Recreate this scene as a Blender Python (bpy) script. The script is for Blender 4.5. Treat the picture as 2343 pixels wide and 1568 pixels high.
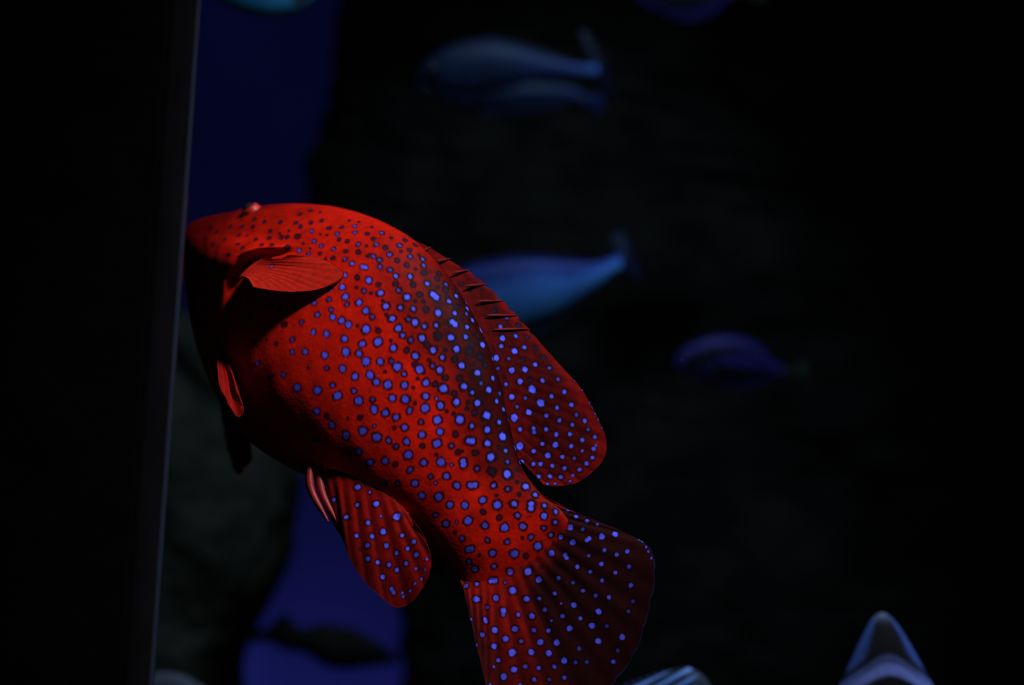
import bpy, bmesh, math, random
import numpy as np
from mathutils import Matrix, Vector, noise

random.seed(7)
RNG = np.random.default_rng(7)
SC = bpy.context.scene
COL = SC.collection
for o in list(bpy.data.objects):
    bpy.data.objects.remove(o)

# ------------------------------------------------------------------ camera
W, H = 2343, 1568
LENS, SENSOR = 55.0, 36.0
FPX = LENS / SENSOR * W
ROLL = math.radians(4.0)
CAM_Z = 1.5
cx_ax = Vector((math.cos(ROLL), 0, math.sin(ROLL)))
cy_ax = Vector((-math.sin(ROLL), 0, math.cos(ROLL)))
cf_ax = Vector((0, 1, 0))
cam_d = bpy.data.cameras.new('camera')
cam = bpy.data.objects.new('camera', cam_d)
COL.objects.link(cam)
cam.matrix_world = Matrix(((cx_ax.x, cy_ax.x, 0, 0), (cx_ax.y, cy_ax.y, -1, 0),
                           (cx_ax.z, cy_ax.z, 0, CAM_Z), (0, 0, 0, 1)))
cam_d.lens, cam_d.sensor_width, cam_d.sensor_fit = LENS, SENSOR, 'HORIZONTAL'
cam_d.clip_start = 0.05
cam_d.dof.use_dof = True
cam_d.dof.focus_distance = 0.955
cam_d.dof.aperture_fstop = 2.9
SC.camera = cam

AX = np.array([cx_ax[:], cy_ax[:], cf_ax[:]])          # rows: right, up, forward
ORG = np.array([0, 0, CAM_Z])


def at(px, py, d):
    """A photograph pixel at a distance d along the view, as a point of the room (arrays allowed)."""
    px, py, d = np.broadcast_arrays(np.asarray(px, float), np.asarray(py, float), np.asarray(d, float))
    c = np.stack([(px - W / 2) / FPX * d, -(py - H / 2) / FPX * d, d], -1)
    return c @ AX + ORG


def project(p):
    c = (p - ORG) @ AX.T
    return c[..., 0] / c[..., 2] * FPX + W / 2, H / 2 - c[..., 1] / c[..., 2] * FPX, c[..., 2]


# ------------------------------------------------------------------ world, lamps, exposure
wd = bpy.data.worlds.new('dark_hall')
SC.world = wd
wd.use_nodes = True
wd.node_tree.nodes['Background'].inputs[0].default_value = (0.85, 0.9, 1.0, 1)
wd.node_tree.nodes['Background'].inputs[1].default_value = 0.0065
SC.view_settings.view_transform = 'Standard'
SC.view_settings.look = 'None'
SC.view_settings.gamma = 1
SC.view_settings.use_curve_mapping = False
SC.view_settings.exposure = 0.0


def spot(name, loc, target, power, color, angle, blend=0.6, radius=0.05):
    l = bpy.data.lights.new(name, 'SPOT')
    l.energy, l.color, l.spot_size, l.spot_blend, l.shadow_soft_size = power, color, math.radians(angle), blend, radius
    o = bpy.data.objects.new(name, l)
    COL.objects.link(o)
    o.location = loc
    o.rotation_euler = (Vector(target) - Vector(loc)).to_track_quat('-Z', 'Y').to_euler()
    return o


FC = at(900, 850, 1.0)
LDIR = np.array([0.44, -0.30, 0.85])
spot('key_spot_lamp', FC + LDIR * 2.4, FC, 370, (0.84, 0.88, 1.0), 12.5, 0.35, 0.10)
spot('back_top_fill', at(640, -1900, 2.85), at(680, 300, 3.3), 9, (0.34, 0.42, 1.0), 70, 0.8, 0.1)  # unseen blue wash, added to brighten the upper backdrop
spot('back_low_fill', at(700, 2040, 2.8), at(720, 1250, 3.3), 2.8, (0.4, 0.5, 1.0), 120, 0.8, 0.1)  # unseen uplight added so the backdrop grows brighter towards the bottom
spot('reef_blue_lamp', (0.10, 0.98, 3.0), at(1150, 420, 1.9), 36, (0.4, 0.7, 1.0), 42, 0.7, 0.08)
spot('corner_fish_fill', (-0.28, 1.25, 2.4), at(400, 1560, 1.5), 7, (0.7, 0.85, 1.0), 12, 0.8, 0.05)  # narrow fill added to pick out the fish in the corner
spot('bottom_fish_fill', (0.45, 0.98, 2.5), at(1850, 1560, 1.22), 40, (0.6, 0.75, 1.0), 20, 0.7, 0.06)  # overhead fill added for the two fish at the bottom edge

# ------------------------------------------------------------------ helpers


def tag(o, label=None, cat=None, group=None, kind=None):
    for k, v in (('label', label), ('category', cat), ('group', group), ('kind', kind)):
        if v:
            o[k] = v
    return o


def empty(name, loc):
    o = bpy.data.objects.new(name, None)
    o.empty_display_size = 0.05
    o.location = loc
    COL.objects.link(o)
    return o


def mesh_obj(name, verts, faces, mat, parent=None, col=None, smooth=True):
    """ONE mesh object; verts in room coordinates, moved under the parent's base point."""
    me = bpy.data.meshes.new(name)
    v = np.asarray(verts, float).copy()
    if parent is not None:
        base = np.zeros(3)
        q = parent
        while q is not None:
            base += np.array(q.location)
            q = q.parent
        v -= base
    faces = np.asarray(faces, dtype=np.int32) if not isinstance(faces, list) else faces
    if isinstance(faces, list):
        me.from_pydata(v.tolist(), [], faces)
    else:
        n, k = faces.shape
        me.vertices.add(len(v))
        me.vertices.foreach_set('co', v.astype(np.float32).ravel())
        me.loops.add(n * k)
        me.loops.foreach_set('vertex_index', faces.ravel())
        me.polygons.add(n)
        me.polygons.foreach_set('loop_start', np.arange(0, n * k, k, dtype=np.int32))
        me.polygons.foreach_set('loop_total', np.full(n, k, dtype=np.int32))
        me.update(calc_edges=True)
    if smooth:
        me.polygons.foreach_set('use_smooth', np.ones(len(me.polygons), dtype=bool))
    if col is not None:
        a = me.color_attributes.new('pigment', 'FLOAT_COLOR', 'POINT')
        c4 = np.ones((len(v), 4), np.float32)
        c4[:, :3] = col
        a.data.foreach_set('color', c4.ravel())
    me.materials.append(mat)
    me.validate()
    o = bpy.data.objects.new(name, me)
    COL.objects.link(o)
    if parent is not None:
        o.parent = parent
    return o


def crom(pts, n):
    """Smooth resampling of a polyline (any columns), even in the index parameter."""
    p = np.asarray(pts, float)
    if p.ndim == 1:
        p = p[:, None]
    t = np.linspace(0, len(p) - 1, n)
    i = np.clip(t.astype(int), 0, len(p) - 2)
    f = (t - i)[:, None]
    e = np.vstack([2 * p[0] - p[1], p, 2 * p[-1] - p[-2]])
    a, b, c, d = e[i], e[i + 1], e[i + 2], e[i + 3]
    return 0.5 * (2 * b + (c - a) * f + (2 * a - 5 * b + 4 * c - d) * f ** 2 + (3 * b - a - 3 * c + d) * f ** 3)


def arc(pts, n):
    """Smooth resampling, even in length (by the first two columns)."""
    q = crom(pts, 40 * len(pts))
    s = np.concatenate([[0], np.cumsum(np.linalg.norm(np.diff(q[:, :2], axis=0), axis=1))])
    t = np.linspace(0, s[-1], n)
    return np.stack([np.interp(t, s, q[:, k]) for k in range(q.shape[1])], -1)


def grid_faces(nu, nv, wrap=False):
    i = np.arange(nu - 1)[:, None]
    j = np.arange(nv if wrap else nv - 1)[None, :]
    k = (j + 1) % nv
    return np.stack([i * nv + j, i * nv + k, (i + 1) * nv + k, (i + 1) * nv + j], -1).reshape(-1, 4)


def wob(p, f, seed=0.0):
    """Cheap smooth 3D noise in -1..1 for numpy arrays."""
    x, y, z = (p * f).T if p.ndim == 2 else np.moveaxis(p * f, -1, 0)
    s = seed * 3.7
    return (np.sin(1.7 * x + 1.3 * y + s) * np.sin(1.9 * y - 1.1 * z + 1.3 + s)
            + 0.6 * np.sin(3.1 * x - 2.3 * z + 2.1 + s) * np.sin(2.7 * y + 3.3 * z + s)
            + 0.4 * np.sin(5.3 * z + 4.1 * x + s) * np.sin(4.7 * y - 3.7 * x + 0.7)) / 1.6


def sstep(a, b, x):
    t = np.clip((x - a) / (b - a), 0, 1)
    return t * t * (3 - 2 * t)


def mix(a, b, t):
    t = np.asarray(t)[..., None]
    return a * (1 - t) + b * t


# ------------------------------------------------------------------ materials


def mat_plain(name, color, rough=0.7, noise_scale=None, amount=0.3, bump=0.0, spec=0.3):
    m = bpy.data.materials.new(name)
    m.use_nodes = True
    nt = m.node_tree
    b = nt.nodes['Principled BSDF']
    b.inputs['Roughness'].default_value = rough
    b.inputs['Specular IOR Level'].default_value = spec
    b.inputs['Base Color'].default_value = (*color, 1)
    if noise_scale:
        tc = nt.nodes.new('ShaderNodeTexCoord')
        nz = nt.nodes.new('ShaderNodeTexNoise')
        nz.inputs['Scale'].default_value = noise_scale
        nz.inputs['Detail'].default_value = 6
        nt.links.new(tc.outputs['Object'], nz.inputs['Vector'])
        r = nt.nodes.new('ShaderNodeValToRGB')
        r.color_ramp.elements[0].position = 0.3
        r.color_ramp.elements[1].position = 0.7
        r.color_ramp.elements[0].color = (*[c * (1 - amount) for c in color], 1)
        r.color_ramp.elements[1].color = (*[min(1, c * (1 + amount)) for c in color], 1)
        nt.links.new(nz.outputs['Fac'], r.inputs['Fac'])
        nt.links.new(r.outputs['Color'], b.inputs['Base Color'])
        if bump:
            bp = nt.nodes.new('ShaderNodeBump')
            bp.inputs['Strength'].default_value = bump
            bp.inputs['Distance'].default_value = 0.02
            nt.links.new(nz.outputs['Fac'], bp.inputs['Height'])
            nt.links.new(bp.outputs['Normal'], b.inputs['Normal'])
    return m


def mat_pigment(name, rough=0.5, spec=0.3, scale=0.0, bump=0.0, mottling=0.2):
    """Skin: the pigment stored on the mesh, small scales as relief and a fine mottling."""
    m = bpy.data.materials.new(name)
    m.use_nodes = True
    nt = m.node_tree
    b = nt.nodes['Principled BSDF']
    b.inputs['Roughness'].default_value = rough
    b.inputs['Specular IOR Level'].default_value = spec
    at_ = nt.nodes.new('ShaderNodeAttribute')
    at_.attribute_name = 'pigment'
    tc = nt.nodes.new('ShaderNodeTexCoord')
    nz = nt.nodes.new('ShaderNodeTexNoise')
    nz.inputs['Scale'].default_value = 260
    nz.inputs['Detail'].default_value = 4
    nt.links.new(tc.outputs['Object'], nz.inputs['Vector'])
    mr = nt.nodes.new('ShaderNodeMapRange')
    mr.inputs['From Min'].default_value = 0.3
    mr.inputs['From Max'].default_value = 0.7
    mr.inputs['To Min'].default_value = 1 - mottling
    mr.inputs['To Max'].default_value = 1 + mottling * 0.6
    nt.links.new(nz.outputs['Fac'], mr.inputs['Value'])
    mx = nt.nodes.new('ShaderNodeVectorMath')
    mx.operation = 'SCALE'
    nt.links.new(at_.outputs['Color'], mx.inputs[0])
    nt.links.new(mr.outputs['Result'], mx.inputs['Scale'])
    nt.links.new(mx.outputs['Vector'], b.inputs['Base Color'])
    if scale:
        vo = nt.nodes.new('ShaderNodeTexVoronoi')
        vo.inputs['Scale'].default_value = scale
        nt.links.new(tc.outputs['Object'], vo.inputs['Vector'])
        bp = nt.nodes.new('ShaderNodeBump')
        bp.inputs['Strength'].default_value = bump
        bp.inputs['Distance'].default_value = 0.001
        nt.links.new(vo.outputs['Distance'], bp.inputs['Height'])
        nt.links.new(bp.outputs['Normal'], b.inputs['Normal'])
    return m


M_SKIN = mat_pigment('spotted_red_skin', 0.6, 0.04, 420, 0.06, 0.2)
M_FIN = mat_pigment('spotted_red_fin', 0.7, 0.015)
M_FISH = mat_pigment('reef_fish_skin', 0.5, 0.3, 500, 0.1)
M_EYE = mat_plain('fish_cornea', (0.03, 0.012, 0.012), 0.08, spec=0.9)
M_ORBIT = mat_plain('fish_eye_rim', (0.5, 0.02, 0.008), 0.45, 300, 0.4)
M_SPINE = mat_plain('red_fin_spine', (0.24, 0.009, 0.004), 0.5, 200, 0.25)
M_SPINED = mat_plain('dark_red_fin_spine', (0.13, 0.008, 0.006), 0.6, 200, 0.3, 0, 0.1)
M_WALL = mat_plain('black_window_surround', (0.006, 0.005, 0.0055), 0.9, 30, 0.2, 0.1, 0.0)
M_SEAL = mat_plain('grey_silicone_seal', (0.02, 0.026, 0.05), 0.6)
M_BACK = mat_plain('deep_blue_backdrop', (0.085, 0.085, 0.42), 0.95, 1.6, 0.22, spec=0.0)
M_SAND = mat_plain('dark_sand', (0.05, 0.05, 0.05), 0.95, 40, 0.4, 0.4)
M_ROCKL = mat_plain('olive_grey_rock', (0.070, 0.055, 0.038), 0.95, 9, 0.75, 0.6, 0.05)
M_ROCKR = mat_plain('blackish_rock', (0.019, 0.015, 0.012), 0.95, 12, 0.6, 0.6, 0.05)

mg = bpy.data.materials.new('clear_acrylic')
mg.use_nodes = True
nt = mg.node_tree
nt.nodes.remove(nt.nodes['Principled BSDF'])
tr = nt.nodes.new('ShaderNodeBsdfTransparent')
tr.inputs[0].default_value = (0.985, 0.99, 1.0, 1)
gl = nt.nodes.new('ShaderNodeBsdfGlossy')
gl.inputs['Roughness'].default_value = 0.02
ms = nt.nodes.new('ShaderNodeMixShader')
ms.inputs[0].default_value = 0.02
nt.links.new(tr.outputs[0], ms.inputs[1])
nt.links.new(gl.outputs[0], ms.inputs[2])
nt.links.new(ms.outputs[0], nt.nodes['Material Output'].inputs['Surface'])


def box(name, x0, x1, y0, y1, z0, z1, mat, parent=None, bevel=0.0):
    bm = bmesh.new()
    bmesh.ops.create_cube(bm, size=1)
    for v in bm.verts:
        v.co = Vector(((x0 + x1) / 2 + v.co.x * (x1 - x0), (y0 + y1) / 2 + v.co.y * (y1 - y0), (z0 + z1) / 2 + v.co.z * (z1 - z0)))
    if bevel:
        bmesh.ops.bevel(bm, geom=bm.edges[:], offset=bevel, segments=2, affect='EDGES')
    vs = [v.co[:] for v in bm.verts]
    bm.verts.index_update()
    fs = [[v.index for v in f.verts] for f in bm.faces]
    bm.free()
    return mesh_obj(name, vs, fs, mat, parent, smooth=False)


# ------------------------------------------------------------------ the setting: tank walls, floor, window
PANE_Y = 0.86
XE = (401 - W / 2) / FPX * PANE_Y                       # right-hand edge of the dark surround
tag(box('wall_left', -2.2, XE, 0.80, PANE_Y + 0.012, 0.0, 3.2, M_WALL, bevel=0.003), kind='structure')
tag(box('floor', -2.4, 2.6, -0.4, 3.6, 0.30, 0.36, M_SAND), kind='structure')
tag(box('wall_back', -2.4, 2.6, 3.3, 3.4, 0.36, 3.2, M_BACK), kind='structure')
win = empty('window_1', (XE, PANE_Y, 0.36))
tag(win, kind='structure')
box('pane', XE + 0.0005, 2.6, PANE_Y, PANE_Y + 0.012, 0.37, 3.2, mg, win)
box('seal', XE - 0.0015, XE + 0.0016, PANE_Y - 0.004, PANE_Y + 0.0, 0.37, 3.2, M_SEAL, win, bevel=0.0008)


def rock(name, rows, depth, half_t, mat, rough, label, cat='rock', parent=None, nz=110, na=150, along_x=False, freq=5.0, jag=0.0):
    """A rugged rock: rows of (v, lo, hi) pixels; v runs down (or across), lo..hi is its width at depth."""
    r = crom(rows, nz)
    th = np.linspace(0, 2 * np.pi, na, endpoint=False)
    c, s = np.cos(th), np.sin(th)
    sq = lambda a: np.sign(a) * np.abs(a) ** 0.75
    P = []
    for v, lo, hi in r:
        m, h = (lo + hi) / 2, (hi - lo) / 2
        u = m + h * sq(c)
        d = depth + half_t * min(1.0, (abs(h) / 60) ** 0.5) * sq(s)
        P.append(at(np.full(na, v), u, d) if along_x else at(u * 1.0, np.full(na, v), np.full(na, depth)) + np.outer(d - depth, [0, 1, 0]))
    V = np.array(P).reshape(-1, 3)
    cen = V.reshape(nz, na, 3).mean(1, keepdims=True)
    rad = V.reshape(nz, na, 3) - cen
    L = np.linalg.norm(rad, axis=-1, keepdims=True) + 1e-6
    rad = (rad / L).reshape(-1, 3)
    n = np.array([noise.fractal(Vector(p) * freq, 0.9, 2.1, 5) for p in V])
    if jag:
        n2 = np.array([noise.ridged_multi_fractal(Vector((p[0] * 6, p[1] * 6, p[2] * 26)), 0.8, 2.2, 4, 1.0, 2.0) for p in V])
        n = n + jag * (n2 - 1.0)
    V = V + rad * (n * rough)[:, None]
    F = grid_faces(nz, na, True).tolist()
    F.append(list(range(na))[::-1])
    F.append([(nz - 1) * na + k for k in range(na)])
    root = V.mean(0)
    root[2] = V[:, 2].min()
    if parent:
        return mesh_obj(name, V, F, mat, parent)
    o = mesh_obj(name, V - root, F, mat)
    o.location = root
    return tag(o, label, cat)


rock('rock_column', [(-500, 830, 3300), (-150, 812, 3300), (0, 800, 3300), (80, 782, 3300), (150, 772, 3300), (220, 750, 3300),
                     (300, 742, 3300), (400, 728, 3300), (520, 725, 3300), (700, 760, 3300), (900, 800, 3300),
                     (1100, 850, 3300), (1300, 905, 3300), (1420, 925, 3300), (1568, 938, 3300), (1800, 945, 3300), (2370, 930, 3300)],
     2.62, 0.30, M_ROCKR, 0.03, 'huge black rock face with a ragged left edge filling the right background', na=420, nz=230, freq=6, jag=0.35)
BOULDER = rock('boulder', [(705, 330, 380), (725, 250, 425), (760, 200, 470), (850, 180, 520), (950, 180, 585), (1050, 180, 660), (1130, 180, 672),
                 (1200, 180, 662), (1280, 180, 648), (1350, 180, 622), (1420, 180, 590), (1500, 180, 552), (1568, 180, 540), (1800, 180, 560), (2300, 120, 600), (2700, 100, 640)],
     2.05, 0.22, M_ROCKL, 0.02, 'olive grey boulder rising beside the black window surround, behind the red grouper', na=160, nz=200)
rock('ledge', [(540, 1440, 1480), (600, 1440, 1470), (630, 1420, 1480), (655, 1407, 1494), (690, 1438, 1492), (720, 1434, 1512), (750, 1430, 1528),
                    (800, 1442, 1530), (850, 1462, 1524), (890, 1486, 1520), (915, 1500, 1512)],
     2.12, 0.06, M_ROCKR, 0.008, None, None, BOULDER, na=60, nz=90, along_x=True, freq=14)

# ------------------------------------------------------------------ fish building


def loft(name, st, mat, parent, colfn, ns=160, na_front=90, na_back=40, power=2.0, disp=None, depth_axis=True):
    """A fish body: stations (dx,dy, vx,vy, depth, half thickness in px at 1 m). Returns (object, data)."""
    q = crom(st, ns)
    D = at(q[:, 0], q[:, 1], q[:, 4])
    Vp = at(q[:, 2], q[:, 3], q[:, 4])
    C = (D + Vp) / 2
    A = (D - Vp) / 2
    T = np.gradient(C, axis=0)
    T /= np.linalg.norm(T, axis=1, keepdims=True) + 1e-9
    B = np.cross(A, T)
    B /= np.linalg.norm(B, axis=1, keepdims=True) + 1e-9
    sgn = np.sign((B * (ORG - C)).sum(1))[:, None]
    B = B * sgn
    # smooth the thickness axis, ease it towards the viewer's side
    k = max(3, ns // 12)
    ker = np.ones(k) / k
    B = np.stack([np.convolve(np.pad(B[:, i], k, mode='edge'), ker, 'same')[k:-k] for i in range(3)], -1)
    B /= np.linalg.norm(B, axis=1, keepdims=True)
    th = np.concatenate([np.linspace(0, np.pi, na_front, endpoint=False), np.linspace(np.pi, 2 * np.pi, na_back, endpoint=False)])
    e = 2.0 / power
    ct = np.sign(np.cos(th)) * np.abs(np.cos(th)) ** e
    sn = np.sign(np.sin(th)) * np.abs(np.sin(th)) ** e
    tm = np.clip(q[:, 5], 0.5, None) / FPX
    P = C[:, None] + A[:, None] * ct[None, :, None] + (B * tm[:, None])[:, None] * sn[None, :, None]
    na = len(th)
    S = np.broadcast_to(np.linspace(0, len(st) - 1, ns)[:, None], (ns, na))
    TH = np.broadcast_to(th[None], (ns, na))
    # normals
    du = np.gradient(P, axis=0)
    dv = np.roll(P, -1, 1) - np.roll(P, 1, 1)
    N = np.cross(dv, du)
    N /= np.linalg.norm(N, axis=-1, keepdims=True) + 1e-12
    out = np.sign(((P - C[:, None]) * N).sum(-1, keepdims=True))
    N = N * np.where(out == 0, 1, out)
    if disp is not None:
        P = P + N * disp(P, S, TH)[..., None]
    px, py, dz = project(P)
    data = dict(P=P, N=N, S=S, TH=TH, px=px, py=py, q=q)
    col = colfn(data)
    F = grid_faces(ns, na, True)
    V = P.reshape(-1, 3)
    Cc = col.reshape(-1, 3)
    caps = []
    V = np.vstack([V, C[0], C[-1]])
    Cc = np.vstack([Cc, Cc[0], Cc[-1 - na]])
    n0 = ns * na
    j = np.arange(na)
    k2 = (j + 1) % na
    F = np.vstack([F, np.stack([np.full(na, n0), k2, j, j], -1)[:, [0, 1, 2, 2]] if False else np.zeros((0, 4), int)])
    faces = F.tolist()
    faces += [[n0, int(b), int(a)] for a, b in zip(j, k2)]
    faces += [[n0 + 1, int((ns - 1) * na + a), int((ns - 1) * na + b)] for a, b in zip(j, k2)]
    o = mesh_obj(name, V, faces, mat, parent, Cc)
    return o, data


def fin(name, base, outer, parent, mat, colfn, nu=120, nv=70, thick=0.0012, rays=0, ridge=0.0006, bow=0.0, edge_wave=0.0, wave_span=None):
    """A fin: base and outer edges as (px, py, depth) rows; a solid sheet with raised rays."""
    b, o_ = arc(base, nu), arc(outer, nu)
    u = np.linspace(0, 1, nu)
    v = np.linspace(0, 1, nv)
    if edge_wave:
        ph = np.abs(np.sin(np.pi * rays * u))
        win = 1.0 if wave_span is None else sstep(wave_span[0], wave_span[0] + 0.1, u) * sstep(wave_span[1], wave_span[1] - 0.12, u)
        o_ = o_ + (b - o_) * (edge_wave * (1 - ph) ** 2 * win)[:, None]
    Bp, Op = at(b[:, 0], b[:, 1], b[:, 2]), at(o_[:, 0], o_[:, 1], o_[:, 2])
    P = Bp[:, None] * (1 - v)[None, :, None] + Op[:, None] * v[None, :, None]
    toward = ORG - P
    toward /= np.linalg.norm(toward, axis=-1, keepdims=True)
    N = np.cross(np.gradient(P, axis=0), np.gradient(P, axis=1))
    N /= np.linalg.norm(N, axis=-1, keepdims=True) + 1e-12
    N *= np.sign((N * toward).sum(-1, keepdims=True))
    P = P + N * (bow * np.sin(np.pi * v) ** 1)[None, :, None]
    rv = (np.cos(2 * np.pi * rays * u) if rays else np.zeros(nu))[:, None] * np.minimum(1, 3 * v)[None]
    P = P + N * (ridge * rv * (1 - 0.5 * v)[None])[..., None]
    t = thick * (1 - 0.75 * v)[None, :, None] * (np.minimum(1, 6 * np.minimum(u, 1 - u)) * 0.8 + 0.2)[:, None, None]
    front, back = P + N * t / 2, P - N * t / 2
    px, py, _ = project(P)
    d = dict(u=np.broadcast_to(u[:, None], (nu, nv)), v=np.broadcast_to(v[None], (nu, nv)), ray=rv, P=P, px=px, py=py)
    col = colfn(d)
    V = np.vstack([front.reshape(-1, 3), back.reshape(-1, 3)])
    C2 = np.vstack([col.reshape(-1, 3)] * 2)
    f = grid_faces(nu, nv)
    n = nu * nv
    F = [f[:, ::-1], f + n]
    ids = np.arange(n).reshape(nu, nv)
    loop = np.concatenate([ids[:, 0], ids[-1, 1:], ids[::-1, -1][1:], ids[0, ::-1][1:-1]])
    nx = np.roll(loop, -1)
    F.append(np.stack([loop, nx, nx + n, loop + n], -1))
    return mesh_obj(name, V, np.vstack(F), mat, parent, C2), d


def tube(name, pts, radii, mat, parent, na=8, col=None):
    p = np.asarray(pts, float)
    t = np.gradient(p, axis=0)
    t /= np.linalg.norm(t, axis=1, keepdims=True)
    ref = np.array([0.31, 0.83, 0.46])
    a = np.cross(t, ref)
    a /= np.linalg.norm(a, axis=1, keepdims=True)
    b = np.cross(t, a)
    th = np.linspace(0, 2 * np.pi, na, endpoint=False)
    r = np.asarray(radii)[:, None, None]
    V = p[:, None] + r * (a[:, None] * np.cos(th)[None, :, None] + b[:, None] * np.sin(th)[None, :, None])
    n = len(p)
    F = grid_faces(n, na, True).tolist()
    F += [list(range(na)), [(n - 1) * na + k for k in range(na)][::-1]]
    return mesh_obj(name, V.reshape(-1, 3), F, mat, parent, col)


def ball(name, centre, rad, mat, parent, axis=None, squash=1.0, seg=28):
    th = np.linspace(0, np.pi, seg)
    ph = np.linspace(0, 2 * np.pi, seg * 2, endpoint=False)
    V = np.stack([np.sin(th)[:, None] * np.cos(ph)[None], np.sin(th)[:, None] * np.sin(ph)[None], np.broadcast_to(np.cos(th)[:, None] * squash, (seg, seg * 2))], -1) * rad
    if axis is not None:
        R = np.array(Vector(axis).to_track_quat('Z', 'Y').to_matrix())
        V = V @ R.T
    return mesh_obj(name, V.reshape(-1, 3) + centre, grid_faces(seg, seg * 2, True), mat, parent)


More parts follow.
